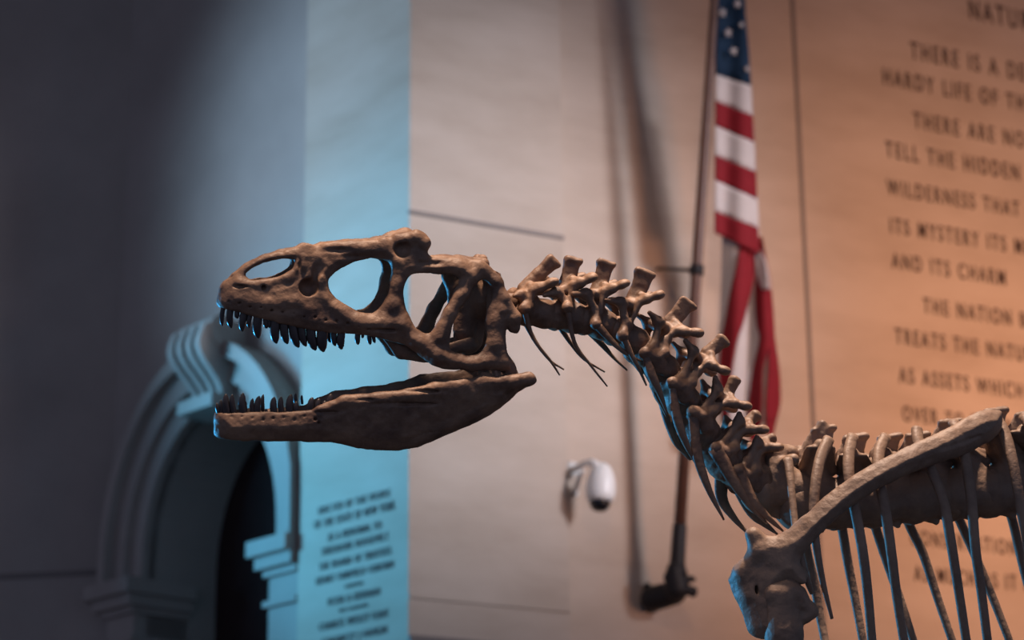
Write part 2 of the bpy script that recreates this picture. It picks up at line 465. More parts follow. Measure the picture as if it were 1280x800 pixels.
def to_px(P):
    q = np.asarray(P) - CAM; z = q @ FWD; return 640 + F_PX * (q @ RGT) / z, 400 - F_PX * (q @ UPV) / z
def set_letters(root, lines, m):
    rest = []; n = 0
    for ln in lines:
        for V, Fs in ln:
            x, y = to_px(V.mean(0))
            if 0 < x < 1285 and 0 < y < 805 and n < 100:
                mk('letter', V, Fs, m, root, smooth=False); n += 1
            else: rest.append((V, Fs))
    if rest:
        o = mk('letter', *join(rest), m, root, smooth=False); o['kind'] = 'stuff'

ir = empty('wall_inscription', right.pt(right.hit(1103, 480)[0], 0.0, 0.01), 'large dark capital lettering carved in the warm-lit limestone wall right of the flag', 'inscription')
ORG[ir.name] = np.array(ir.location)
R_LINES = [("NATURE", 1211, 23, 25, None), ("THERE IS A DELIGHT IN THE", 1138, 73, 22, None), ("HARDY LIFE OF THE OPEN", 1103, 105, 21, None),
           ("THERE ARE NO WORDS THAT CAN", 1142, 160, 21, None), ("TELL THE HIDDEN SPIRIT OF THE", 1107, 196, 21, None),
           ("WILDERNESS THAT CAN REVEAL", 1109, 243, 20, None), ("ITS MYSTERY ITS MELANCHOLY", 1112, 291, 20, None),
           ("AND ITS CHARM", 1115, 335, 20, None), ("THE NATION BEHAVES WELL IF IT", 1154, 391, 20, None),
           ("TREATS THE NATURAL RESOURCES", 1119, 429, 20, None), ("AS ASSETS WHICH IT MUST TURN", 1124, 478, 20, None),
           ("OVER TO THE NEXT GENERATION", 1128, 526, 20, None), ("INCREASED AND NOT IMPAIRED IN VALUE", 1118, 574, 20, None),
           ("CONSERVATION MEANS DEVELOPMENT", 1138, 681, 20, None), ("AS MUCH AS IT DOES PROTECTION", 1143, 726, 20, None)]
set_letters(ir, [lettering(ir, tx, right, (px, py), cp, xs=0.595, spacing=1.38, bold=0.010) for tx, px, py, cp, wd in R_LINES], M['letter'])
il = empty('memorial_inscription', pl.pt(pl.hit(445, 700)[0], 0.0, 0.01), 'small centred dark lettering on the blue-lit pier face beside the arch', 'inscription')
L_LINES = [("ERECTED BY THE PEOPLE", 398, 644, 488, 10), ("OF THE STATE OF NEW YORK", 393, 662, 494, 11), ("AS A MEMORIAL TO", 410, 677, 477, 10),
           ("THEODORE ROOSEVELT", 402, 695, 486, 10), ("THE BOARD OF TRUSTEES", 399, 714, 489, 10), ("HENRY FAIRFIELD OSBORN", 395, 732, 492, 10),
           ("CHAIRMAN", 431, 736, 454, 5), ("PETER D KIERNAN", 410, 758, 475, 10), ("VICE CHAIRMAN", 424, 766, 460, 5),
           ("CHARLES WESLEY FLINT", 399, 789, 486, 10), ("CHAUNCEY J HAMLIN", 402, 808, 484, 10)]
LL = []
for tx, px, py, px2, cp in L_LINES:
    ta, tb = pl.hit(px, py)[0], pl.hit(px2, py - 0.2 * (px2 - px))[0]
    LL.append(lettering(il, tx, pl, (px, py), cp, width=abs(tb - ta), spacing=1.1))
set_letters(il, LL, M['faint'])

# ================================================================== FLAG, POLE, CAMERA
def dwall(px, py):
    d = rayd(px, py); N = right.N
    return ((right.P0 - CAM[:2]) @ N) / (d[:2] @ N)
dw = dwall(845, 740)
pole_top_d, pole_bot_d = dwall(893, 0) - 0.95, dw - 0.30
def pole_at(py):
    t = (py - 0) / 740.0
    px = 893 - 46 * (py / 700.0)
    return at(px, py, pole_top_d + (pole_bot_d - pole_top_d) * t)
fpole = empty('flagpole', v3(at(838, 742, dw)[:2], 0.0), 'tall brown wooden flagpole leaning out from a black bracket on the limestone wall', 'flagpole')
mk('shaft', *tube([pole_at(y) for y in (-220, 0, 300, 700)], [0.020, 0.024, 0.030, 0.034], 16, 1), M['wood'], fpole)
sleeve = tube([pole_at(655), pole_at(658), pole_at(702), pole_at(708), pole_at(714), pole_at(719)], [0.036, 0.039, 0.042, 0.046, 0.058, 0.060], 20, 1)
mk('ferrule', *sleeve, M['iron'], fpole)
fb = Field([-0.4] * 3, [0.4] * 3, 0.008)
oB = at(838, 742, pole_bot_d)
def cl(px, py, dd=0.0):
    P = at(px, py, pole_bot_d + dd) - oB
    return np.array([P @ RGT, P @ UPV, -P @ FWD])
mpx = pole_bot_d / F_PX
fb.chain([cl(816, 748, 0.12), cl(843, 741, 0.05)], [16 * mpx, 15 * mpx], 0.02)
fb.chain([cl(809, 733, 0.20), cl(809, 763, 0.20)], [5 * mpx, 4 * mpx], 0.02)
fb.chain([cl(843, 738), cl(868, 737)], [10 * mpx, 4 * mpx], 0.02); fb.chain([cl(836, 722), cl(866, 724)], [7 * mpx, 4 * mpx], 0.02)
fb.chain([cl(816, 752, 0.2), cl(836, 746, 0.05)], [14 * mpx, 10 * mpx], 0.02); fb.ball(cl(866, 741), 6 * mpx)
fb.chain([cl(843, 712), cl(846, 735)], [10 * mpx, 14 * mpx], 0.02)
V, Fq = fb.mesh(0.0)
BW = oB + V[:, :1] * RGT + V[:, 1:2] * UPV - V[:, 2:] * FWD
dist = (BW[:, :2] - right.P0) @ right.N            # the back of the casting sits flat on the wall
BW[:, :2] += np.maximum(0.003 - dist, 0)[:, None] * right.N
mk('wall_bracket', BW, Fq, M['iron'], fpole)
pa = pole_at(338); hw = right.hit(822, 336)
mk('stay_rod', *join([tube([pa, right.pt(hw[0], hw[1], 0.006)], [0.011, 0.011], 10, 1), tube([pole_at(332), pole_at(344)], [0.040, 0.040], 16, 1)]), M['iron'], fpole)

# flag: traced cloth sheets with depth folds, one mesh with a material per stripe
FV, FF, FM = [], [], []
flag_d = lambda py: pole_top_d + (pole_bot_d - pole_top_d) * py / 740.0
RED, WHT, NVY = 0, 1, 2
def sheet(left, rgt, mi, dz=0.0, nx=6, wave=0.03, ph=0.0, sub=3):
    """cloth strip between a left and a right pixel polyline"""
    L = crom(left, sub); Rr = crom(rgt, sub); n = min(len(L), len(Rr)); o = len(FV)
    for i in range(n):
        for j in range(nx + 1):
            s = j / nx; p = L[i] * (1 - s) + Rr[i] * s
            FV.append(at(p[0], p[1], flag_d(p[1]) + 0.09 + dz + wave * math.sin(p[0] * 0.16 + ph + p[1] * 0.004)))
    for i in range(n - 1):
        for j in range(nx):
            a = o + i * (nx + 1) + j
            FF.append([a, a + 1, a + nx + 2, a + nx + 1]); FM.append(mi)
def hoistL(y): return 894.5 - 1.5 * y / 290.0
def hoistR(y): return 931.5 + 17.5 * min(1, max(0, y) / 300.0) ** 0.85
lb = [-230, 93, 126, 157, 194, 225, 264, 291]        # stripe borders at the hoist edge
rb = [-215, 107, 145, 178, 215, 249, 285, 318]       # and at the fold on the right
mi = [NVY, WHT, RED, WHT, RED, WHT, RED]
for i in range(7):
    nrow = 8 if i == 0 else 3
    l = [(hoistL(y), y) for y in np.linspace(lb[i], lb[i + 1], nrow)]
    r = [(hoistR(y - 10), y) for y in np.linspace(rb[i], rb[i + 1], nrow)]
    sheet(l, r, mi[i], 0.0, nx=10, wave=0.02)
# folded-back edge showing to the right of the front sheet
fb_b = [(104, 160, NVY), (160, 201, WHT), (201, 246, RED), (246, 300, WHT)]
for y0, y1, m_ in fb_b:
    sheet([(hoistR(y0 - 10) - 5, y0), (hoistR(y1 - 10) - 5, y1)], [(938 + 6 * (y0 - 100) / 100, y0 - 3), (938 + 6 * (y1 - 100) / 100, y1 + 8)], m_, 0.05, nx=3, wave=0.01)
# fly end hanging below in long folds
Y = [296, 330, 366, 405, 424, 463, 502, 530]
def pl_(xs, ys=Y): return list(zip(xs, ys))
W1L = [903, 902, 901, 899, 897, 896, 899, 902]; R1L = [927, 921, 913, 906, 902, 899, 901, 904]
R1R = [948, 946, 938, 928, 922, 915, 911, 910]; R2L = [950, 947, 944, 946, 950, 941, 936, 935]
R2M = [952, 955, 955, 958, 962, 954, 953, 951]
R3L = [952, 955, 954, 956, 960, 960, 957, 958]; R3R = [953, 959, 964, 967, 968, 974, 976, 969]
sheet(pl_(W1L), pl_(R1L), WHT, 0.06, ph=0.5); sheet(pl_(R1L), pl_(R1R), RED, 0.04, ph=0.2)
sheet(pl_(R1R), pl_(R2L), WHT, 0.07, ph=1.0); sheet(pl_(R2L), pl_(R2M), RED, 0.05, ph=0.6)
sheet(pl_(R2M), pl_(R3L), WHT, 0.10, nx=3, ph=1.2); sheet(pl_(R3L), pl_(R3R), RED, 0.06, ph=0.9)
sheet([(944, 318), (945, 340), (949, 352), (953, 362)], [(950, 312), (957, 325), (961, 345), (963, 362)], WHT, 0.03)
sheet([(935, 528), (936, 545), (938, 552)], [(951, 528), (946, 545), (941, 556)], RED, 0.05, nx=3)
sheet([(956, 526), (959, 540), (961, 550)], [(970, 526), (966, 542), (962, 552)], RED, 0.06, nx=3)
# five-pointed stars sewn on the canton, just proud of the cloth
def star(px, py, r):
    o = len(FV); z = flag_d(py) + 0.048
    FV.append(at(px, py, z))
    for k in range(10):
        q = r * (1.0 if k % 2 == 0 else 0.42); a = math.pi / 2 + k * math.pi / 5 + 0.15
        FV.append(at(px + 0.85 * q * math.cos(a), py - q * math.sin(a), z))
    for k in range(10):
        FF.append([o, o + 1 + k, o + 1 + (k + 1) % 10]); FM.append(WHT)
for sx, sy, sr in ((922, 5, 7), (903, 16, 7), (910, 41, 7), (917, 64, 7), (927, 31, 5), (934, 86, 5), (905, -12, 7), (915, -32, 7), (900, -40, 6), (908, -62, 7)):
    star(sx, sy, sr)
flag = mk('flag', np.array(FV), FF, [M['red'], M['cloth'], M['navy']])
flag.data.polygons.foreach_set('material_index', FM)
tag(flag, 'limp red, white and blue striped flag with stars hanging beside the wooden pole', 'flag')
sol = flag.modifiers.new('cloth_thickness', 'SOLIDIFY'); sol.thickness = 0.006

# dome security camera on its gooseneck
dc = dwall(714, 600) - 0.02
sec = empty('security_camera', at(714, 600, dwall(714, 600)), 'white dome security camera hanging from a gooseneck arm on the pier edge', 'security camera')
px_m = dc / F_PX
mp = join([tube([at(712, 586, dc + 0.05), at(717, 587, dc - 0.02)], [0.045, 0.04], 16, 1), tube([at(713, 617, dc + 0.05), at(719, 616, dc - 0.02)], [0.024, 0.022], 14, 1)])
mk('wall_mount', *mp, M['white'], sec)
arm = tube([at(714, 588, dc), at(722, 584, dc - 0.06), at(732, 579, dc - 0.14), at(742, 579, dc - 0.20), at(750, 586, dc - 0.22)], [0.017, 0.018, 0.020, 0.022, 0.024], 14, 6)
brace = tube([at(717, 617, dc - 0.02), at(722, 604, dc - 0.05), at(728, 588, dc - 0.10)], [0.016, 0.013, 0.011], 10, 4)
mk('arm', *join([arm, brace]), M['white'], sec)
hp = at(751, 606, dc - 0.22)
V, Fq = lathe([(0.012, 28), (6, 27), (11, 23), (15, 15), (17.6, 5), (18.4, -4), (18.2, -12), (17, -19), (13.5, -21)], 28)
tl = math.radians(4); R_ = np.array([[math.cos(tl), 0, math.sin(tl)], [0, 1, 0], [-math.sin(tl), 0, math.cos(tl)]])
mk('housing', (V * px_m) @ R_.T + hp, Fq, M['white'], sec)
V, Fq = lathe([(13, -19), (13, -22), (12, -27), (9.5, -31), (5, -33.5), (0.1, -34.2)], 24)
mk('dome', (V * px_m) @ R_.T + hp, Fq, M['dome'], sec)

# ================================================================== THE SKELETON
base = v3(at(1010, 700, D0 + 0.2)[:2], 0.0)
dino = empty('dinosaur_skeleton', base, 'mounted brown fossil skeleton of a large toothed dinosaur, jaws open, long curved neck', 'skeleton')

def sdpoly(PX, PY, poly):
    """signed distance on a 2-D grid to a closed polygon (negative inside)"""
    A = np.array(poly); B = np.roll(A, -1, 0)
    d = np.full(PX.shape, 1e9); ins = np.zeros(PX.shape, bool)
    for (ax, ay), (bx, by) in zip(A, B):
        ex, ey = bx - ax, by - ay; L = ex * ex + ey * ey + 1e-15
        t = np.clip(((PX - ax) * ex + (PY - ay) * ey) / L, 0, 1)
        d = np.minimum(d, (PX - ax - t * ex) ** 2 + (PY - ay - t * ey) ** 2)
        c = (ay > PY) != (by > PY)
        ins ^= c & (PX < (bx - ax) * (PY - ay) / (by - ay + 1e-15) + ax)
    d = np.sqrt(d); return np.where(ins, -d, d)
def cromc(P, n=4):
    P = np.asarray(P, float); m = len(P); out = []
    for i in range(m):
        a, b, c, d = P[i - 1], P[i], P[(i + 1) % m], P[(i + 2) % m]
        for t in np.arange(n) / n:
            out.append(0.5 * (2 * b + (c - a) * t + (2 * a - 5 * b + 4 * c - d) * t * t + (3 * b - a - 3 * c + d) * t ** 3))
    return np.array(out)
def smax(a, b, k):
    h = np.maximum(k - np.abs(a - b), 0) / k; return np.maximum(a, b) + h * h * k * 0.25

# ---------- skull
SK_TOP = [(273, 376), (276, 365), (283, 352), (294, 342), (309, 330), (330, 320), (360, 312), (384, 308), (409, 305), (436, 302), (460, 301), (480, 300),
          (492, 294), (509, 291), (526, 291), (533, 297), (536, 307), (534, 316), (541, 323), (551, 325), (564, 322), (579, 323), (596, 325), (609, 333),
          (621, 346), (630, 362), (638, 378), (648, 395), (650, 407), (647, 416), (639, 415), (633, 411)]
SK_BOT = [(632, 428), (633, 441), (643, 453), (646, 463), (643, 470), (636, 472), (628, 463), (612, 461), (596, 462), (562, 462), (545, 460), (534, 453), (524, 445),
          (507, 433), (488, 427), (470, 422), (451, 419), (430, 418), (409, 416), (387, 413), (362, 407), (341, 403), (319, 397), (298, 390), (279, 385)]
H_NARIS = [(308, 345), (311, 338), (322, 331), (341, 325.5), (356, 324), (367, 326), (374, 331), (372, 339), (362, 346), (351, 350), (334, 353), (316, 352)]
H_ANTORB = [(409, 354), (413, 346), (428, 335), (445, 328), (462, 324), (475, 325), (486, 329), (491, 339), (488, 356), (482, 373), (473, 385), (463, 391), (452, 391), (443, 387), (428, 378), (413, 365)]
H_ORBIT = [(511, 347), (517, 343), (530, 342), (545, 343), (560, 343), (571, 345), (574, 354), (566, 371), (556, 390), (545, 407), (538, 415), (528, 416), (517, 407), (510, 395), (504, 371), (506, 355)]
H_LTF = [(596, 351), (609, 350), (616, 359), (615, 371), (608, 386), (606, 401), (609, 416), (606, 433), (596, 443), (581, 446), (568, 441), (562, 432), (563, 416), (566, 399), (572, 383), (581, 367), (588, 357)]
hs_x = np.array([270, 274, 280, 290, 305, 350, 400, 450, 500, 550, 600, 640, 670]); hs_h = np.array([0.0, 0.012, 0.024, 0.034, 0.042, 0.052, 0.058, 0.070, 0.088, 0.108, 0.118, 0.115, 0.11])
rowx, rowy = [p[0] for p in SK_BOT[::-1]], [p[1] for p in SK_BOT[::-1]]
fs = Frame(460, 390, b=4)
top_x = np.array([p[0] for p in SK_TOP[:23]] + [650]); top_y = np.array([p[1] for p in SK_TOP[:23]] + [350])
def h_px(px, py):
    h = np.interp(px, hs_x, hs_h)
    ty = np.interp(px, top_x, top_y); by = np.interp(px, [270, 300, 480, 650], [386, 390, 424, 462])
    tau = np.clip((by - py) / np.maximum(by - ty, 1), 0, 1)
    return h * (1 - np.interp(px, [270, 400, 560, 660], [0.45, 0.42, 0.22, 0.18]) * tau ** 1.5)
def to_uv(poly, hf, n=4):
    P = cromc(poly, n); return np.array([fs_cur.loc(x, y, float(hf(x, y)))[:2] for x, y in P])
fs_cur = fs
def px_grid(fr, U, Vv, w0):
    """pixel of local points (u,v,w0)"""
    P = fr.c + U[..., None] * fr.u + Vv[..., None] * fr.v + w0[..., None] * fr.l - CAM
    z = P @ FWD
    return 640 + F_PX * (P @ RGT) / z, 400 - F_PX * (P @ UPV) / z
def bounds(polys, wmax, pad=0.03):
    A = np.vstack(polys); lo, hi = A.min(0) - pad, A.max(0) + pad
    return [lo[0], lo[1], -wmax], [hi[0], hi[1], wmax]

HSTEP = 0.0032
out_uv = to_uv(SK_TOP + SK_BOT, h_px)
holes = [to_uv(h, h_px) for h in (H_NARIS, H_ANTORB, H_ORBIT, H_LTF)]
lo, hi = bounds([out_uv], 0.16); fld = Field(lo, hi, HSTEP)
U2, V2 = np.meshgrid(fld.ax[0], fld.ax[1], indexing='ij')
w2 = np.full(U2.shape, 0.06)
for _ in range(3):
    gx, gy = px_grid(fs, U2, V2, w2); w2 = h_px(gx, gy)
d2 = sdpoly(U2, V2, out_uv)
for h in holes: d2 = smax(d2, -sdpoly(U2, V2, h), 0.004)
thick = 0.0055 + 0.36 * np.clip(-d2, 0, 0.026)
Wg = np.abs(fld.ax[2])[None, None, :]
side = smax(d2[:, :, None], np.abs(Wg - w2[:, :, None]) - thick[:, :, None], 0.010)
fld.add((slice(None),) * 3, side, 0.006)
# skull roof: closes the top between the two sides
ty = np.interp(gx, top_x, top_y); roof = (gy - ty) * SC           # depth below the roof line
rt = np.interp(gx, [284, 300, 384, 430, 500, 660], [0.010, 0.012, 0.016, 0.022, 0.035, 0.035])
rd = np.maximum(np.abs(roof - 0.004 - rt / 2) - rt / 2, np.maximum(np.abs(gx - 462) - 168, 0) * SC)
fld.add((slice(None),) * 3, smax(rd[:, :, None] + 0 * Wg, Wg - w2[:, :, None], 0.012), 0.012)
# palate shelf above the tooth row
by = np.interp(gx, rowx, rowy); pal = (by - gy) * SC
pd = np.maximum(np.abs(pal - 0.030) - 0.010, np.maximum(np.abs(gx - 385) - 95, 0) * SC)
fld.add((slice(None),) * 3, smax(pd[:, :, None] + 0 * Wg, Wg - w2[:, :, None], 0.008), 0.010)
L = fs.loc
px = lambda r: r * SC
# nose tip
fld.chain([L(284, 362), L(281, 378)], [px(9), px(8)], 0.02)
# parietal hump, braincase, occiput
fld.chain([L(541, 325, 0), L(572, 325, 0), L(604, 330, 0)], [px(6), px(6), px(8)], 0.015)
fld.chain([L(598, 325, -0.04), L(603, 324, -0.04)], [px(8), px(6)], 0.012)
fld.chain([L(560, 346, 0.0), L(566, 360, 0.0), L(563, 377, 0.0)], [px(8), px(7), px(4)], 0.01)
fld.chain([L(582, 378, 0.02), L(581, 412, 0.02)], [px(14), px(15)], 0.015, (1, 1, 2.0))
fld.chain([L(585, 352, 0), L(602, 372, 0), L(612, 392, 0)], [px(17), px(21), px(15)], 0.02)
fld.chain([L(604, 376, 0), L(640, 376, 0)], [px(14), px(9)], 0.015); fld.ball(L(643, 377, 0), px(9))
fld.chain([L(602, 352, 0.02), L(640, 396, 0.085)], [px(9), px(8)], 0.015, both=True)
# quadrate and pterygoid walls inside the cheek
fld.chain([L(618, 365, 0.075), L(618, 410, 0.075), L(628, 456, 0.085)], [px(9), px(11), px(9)], 0.02, (1, 1, 1.6), both=True)
fld.chain([L(590, 385, 0.0), L(585, 424, 0.0)], [px(18), px(18)], 0.015, (1, 1, 2.6), both=True)
fld.chain([L(590, 430, 0.045), L(545, 440, 0.05), L(505, 436, 0.05)], [px(9), px(6), px(9)], 0.015, (1, 1, 2), both=True)
fld.chain([L(484, 416, 0.06), L(503, 437, 0.055), L(530, 447, 0.06)], [px(9), px(11), px(7)], 0.012, (1, 1, 2), both=True)
fld.chain([L(636, 464, 0.10), L(636, 462, 0.075)], [px(8), px(8)], 0.01, both=True)
# squamosal knob and its round boss
fld.chain([L(632, 376, 0.112), L(642, 397, 0.112), L(643, 408, 0.108)], [px(6), px(9), px(7)], 0.01, both=True)
fld.ball(L(629, 388, 0.125), [px(5), px(6), px(4)], 0.004)
# relief: ridges
def ridge(pts, r, w_add=0.008, k=0.020):
    q = [L(x, y, float(h_px(x, y)) + w_add * 0.5) for x, y in pts]
    fld.chain(q, [px(v) for v in r], k, both=True)
ridge([(384, 309), (376, 332), (362, 346), (330, 356), (300, 356)], (4, 4.5, 3.5, 4, 5), 0.006)
ridge([(404, 332), (402, 350), (408, 372)], (3.5, 3, 3), 0.006)
ridge([(408, 310), (440, 309), (480, 306), (497, 326)], (4, 4, 5, 5), 0.006)
ridge([(500, 300), (520, 296), (531, 303)], (6, 6, 6), 0.010)
ridge([(498, 330), (496, 355), (494, 382), (503, 405), (520, 425), (548, 445), (590, 455), (625, 452)], (5, 5, 6, 7, 6, 7, 6, 7), 0.006)
ridge([(418, 385), (445, 402), (480, 405), (500, 400)], (5, 6, 6, 5), 0.004)
ridge([(545, 330), (575, 334), (590, 345), (578, 368), (562, 392), (550, 420)], (5, 7, 6, 6, 6, 6), 0.006)
ridge([(600, 333), (620, 352), (628, 372), (622, 400), (621, 430), (628, 452)], (5, 5, 6, 7, 7, 7), 0.006)
ridge([(300, 372), (335, 380), (370, 376), (382, 384)], (5, 5, 4, 4), 0.003)
# pits and grooves
def pit(x, y, r, w_add, k=0.008):
    h = float(h_px(x, y))
    for sg in (1, -1):
        c = L(x, y, h + w_add); c[2] *= sg; fld.ball(c, r, k, cut=True)
fld.chain([L(386, 358, 0.02), L(386, 345, 0.02)], [px(13), px(12)], 0.01, both=True)
pit(386, 359, [px(12), px(11.5), 0.026], 0.012, 0.005)
pit(394, 345, [px(4), px(9), 0.012], 0.012)
pit(399, 335, [px(6), px(9), 0.010], 0.018)
pit(330, 359.5, [px(3.2), px(3.2), 0.02], 0.016, 0.004)
pit(298, 358, [px(12), px(2.0), 0.010], 0.016, 0.004)
pit(503, 312, [px(11), px(9), 0.02], 0.018)
pit(420, 313, [px(14), px(3.5), 0.012], 0.020)
pit(440, 321, [px(20), px(2.2), 0.010], 0.020)
pit(535, 329, [px(16), px(4), 0.016], 0.020)
pit(375, 330, [px(2.2), px(11), 0.010], 0.020, 0.004)
pit(520, 410, [px(8), px(10), 0.010], 0.026)
pit(470, 413, [px(26), px(2), 0.010], 0.020, 0.005)
for i in range(14):
    x = 286 + i * 13.5; pit(x, np.interp(x, [280, 480], [377, 414]) + random.uniform(-2, 2), [px(1.7), px(1.5), 0.008], 0.014, 0.003)
V, Fq = fld.mesh(0.0016, 75, 3)
skull = mk('skull', fs.world(V), Fq, M['bone'], dino)

# ---------- lower jaw
JW = [(270, 518), (270, 532), (273, 543), (281, 549), (302, 551.5), (334, 552.5), (377, 553), (409, 554), (430, 557), (445, 561), (465, 563), (481, 564), (502, 563), (519, 559), (541, 552),
      (570, 540), (598, 528), (621, 514), (638, 501), (647, 492), (658, 485), (667, 480), (669, 475), (661, 468), (651, 470), (638, 473), (630, 471), (622, 476), (612, 474), (604, 470), (594, 472), (566, 476),
      (541, 481), (524, 486), (502, 489.5), (481, 491.5), (460, 493.5), (440, 495), (420, 500), (405, 505), (388, 511), (355, 514), (324, 513.5), (292, 515), (276, 515)]
fj = Frame(460, 525, b=4); fs_cur = fj
jx = np.array([266, 270, 274, 282, 300, 350, 420, 500, 580, 640, 670]); jh = np.array([0.0, 0.008, 0.018, 0.028, 0.036, 0.046, 0.064, 0.088, 0.106, 0.112, 0.108])
jt_x = np.array([q[0] for q in JW[:21:-1]]); jt_y = np.array([q[1] for q in JW[:21:-1]])
jb_x = np.array([q[0] for q in JW[1:20]]); jb_y = np.array([q[1] for q in JW[1:20]])
def hj(px_, py_):
    t0, t1 = np.interp(px_, jt_x, jt_y), np.interp(px_, jb_x, jb_y)
    k = np.clip((py_ - t0) / np.maximum(t1 - t0, 4), 0, 1)
    return np.interp(px_, jx, jh) * (1 - 0.30 * k ** 1.4 * np.interp(px_, [270, 330], [0.3, 1]))
juv = to_uv(JW, hj)
lo, hi = bounds([juv], 0.15); fld = Field(lo, hi, HSTEP)
U2, V2 = np.meshgrid(fld.ax[0], fld.ax[1], indexing='ij'); w2 = np.full(U2.shape, 0.06)
for _ in range(3):
    gx, gy = px_grid(fj, U2, V2, w2); w2 = hj(gx, gy)
d2 = sdpoly(U2, V2, juv)
thick = 0.007 + 0.30 * np.clip(-d2, 0, 0.040)
Wg = np.abs(fld.ax[2])[None, None, :]
fld.add((slice(None),) * 3, smax(d2[:, :, None], np.abs(Wg - w2[:, :, None]) - thick[:, :, None], 0.014), 0.006)
L = fj.loc
def ridge(pts, r, w_add=0.010, k=0.022):
    fld.chain([L(x, y, float(hj(x, y)) + w_add * 0.45) for x, y in pts], [px(v) for v in r], k, both=True)
def pit(x, y, r, w_add, k=0.008):
    for sg in (1, -1):
        c = L(x, y, float(hj(x, y)) + w_add); c[2] *= sg; fld.ball(c, r, k, cut=True)
fld.chain([L(276, 524), L(277, 540)], [px(7), px(7)], 0.02)
ridge([(400, 512), (430, 502), (470, 499), (510, 494), (545, 486), (580, 481)], (3, 4, 5, 5, 6, 5), 0.008)
ridge([(520, 552), (560, 530), (590, 517), (625, 497)], (4, 4, 4, 5), 0.008)
ridge([(600, 478), (640, 477), (662, 473)], (5, 6, 6), 0.006)
fld.chain([L(661, 476, 0.108), L(640, 478, 0.10), L(628, 474, 0.085)], [px(7), px(6), px(5)], 0.01, both=True)
fld.chain([L(612, 472, 0.10), L(604, 468, 0.10)], [px(4), px(3)], 0.006, both=True); fld.chain([L(622, 473, 0.10), L(620, 465, 0.10)], [px(3), px(2.4)], 0.006, both=True)
pit(405, 516, [px(16), px(2.0), 0.010], 0.020, 0.004); pit(450, 500, [px(18), px(1.5), 0.008], 0.022, 0.004)
pit(480, 505, [px(60), px(1.8), 0.008], 0.024, 0.006); pit(545, 541, [px(26), px(1.4), 0.010], 0.030, 0.004)
pit(525, 489, [px(24), px(2), 0.010], 0.020, 0.005)
pit(399, 529, [px(1.6), px(1.6), 0.01], 0.020, 0.003)
for i in range(9):
    x = 290 + i * 13.0; pit(x, 522 + random.uniform(-2, 3), [px(1.6), px(1.4), 0.008], 0.016, 0.003)
V, Fq = fld.mesh(0.0016, 75, 11)
jaw = mk('lower_jaw', fj.world(V), Fq, M['bone'], dino)

# ---------- teeth
def tooth(fr, hf, b, t, wpx, parent, sgn=1, inset=0.006):
    (bx, by_), (tx, ty_) = b, t
    h = float(hf(bx, by_)) - inset
    B = fr.loc(bx, by_, h); T = fr.loc(tx, ty_, h)
    d = T - B; n = np.array([-d[1], d[0], 0]); n /= np.linalg.norm(n) + 1e-9
    bend = (1 if d[1] < 0 else -1) * 0.06 * np.linalg.norm(d)       # curve backwards
    C = [B - d * 0.35, B, B + d * 0.45 - n * bend, B + d * 0.8 - n * bend * 0.7, T]
    r = np.array([0.46, 0.5, 0.50, 0.38, 0.10]) * wpx * SC
    C = np.array(C); C[:, 2] *= sgn
    V, Fs = tube(C, r, 9, 3, 0.72, fdir=[0, 0, 1.0])
    return mk('tooth', fr.world(V), Fs, M['tooth'], parent)
def z1(x, y): return (260 + x / 4.705, 280 + y / 4.705)
def z3(x, y): return (260 + x / 4.705, 430 + y / 4.705)
UP = [((90, 490), (85, 600), 28), ((130, 500), (138, 612), 40), ((170, 520), (175, 557), 30), ((212, 530), (203, 632), 42), ((247, 535), (243, 611), 30), ((293, 550), (298, 672), 52), ((338, 565), (348, 615), 30),
      ((362, 578), (363, 612), 20), ((395, 580), (404, 703), 56), ((445, 590), (469, 705), 50), ((497, 600), (535, 726), 52), ((548, 610), (578, 720), 46), ((602, 620), (635, 743), 56), ((672, 630), (681, 752), 64),
      ((738, 635), (750, 718), 36), ((783, 640), (787, 738), 48), ((880, 645), (885, 710), 33), ((911, 648), (911, 672), 18), ((948, 650), (957, 710), 28), ((973, 655), (983, 700), 22)]
for b, t, wd in UP:
    tooth(fs, h_px, z1(*b), z1(*t), wd / 4.705, skull)
LO = [((65, 405), (54, 348), 26), ((86, 402), (77, 330), 26), ((113, 400), (108, 294), 42), ((151, 398), (144, 296), 34), ((204, 402), (208, 289), 44), ((260, 396), (264, 320), 28), ((289, 400), (303, 306), 38),
      ((387, 402), (391, 312), 42), ((431, 400), (432, 310), 35), ((480, 398), (491, 296), 44), ((518, 394), (522, 338), 36), ((604, 386), (616, 314), 42), ((644, 380), (657, 322), 36), ((684, 368), (692, 334), 32), ((717, 360), (727, 294), 40), ((757, 345), (777, 317), 34), ((343, 402), (343, 380), 18)]
for b, t, wd in LO:
    tooth(fj, hj, z3(*b), z3(*t), wd / 4.705, jaw)
# the other side's rows, seen between the near teeth
for k in (4, 6, 11, 15, 17):
    b, t, wd = UP[k]; tooth(fs, h_px, z1(b[0] - 24, b[1]), z1(t[0] - 24, t[1] - 22), wd / 5.2, skull, -1)
for b, t, wd in (((343, 392), (348, 312), 26), ((548, 372), (547, 310), 24), ((585, 362), (585, 322), 18), ((238, 398), (240, 350), 24)):
    tooth(fj, hj, z3(*b), z3(*t), wd / 4.9, jaw, -1)

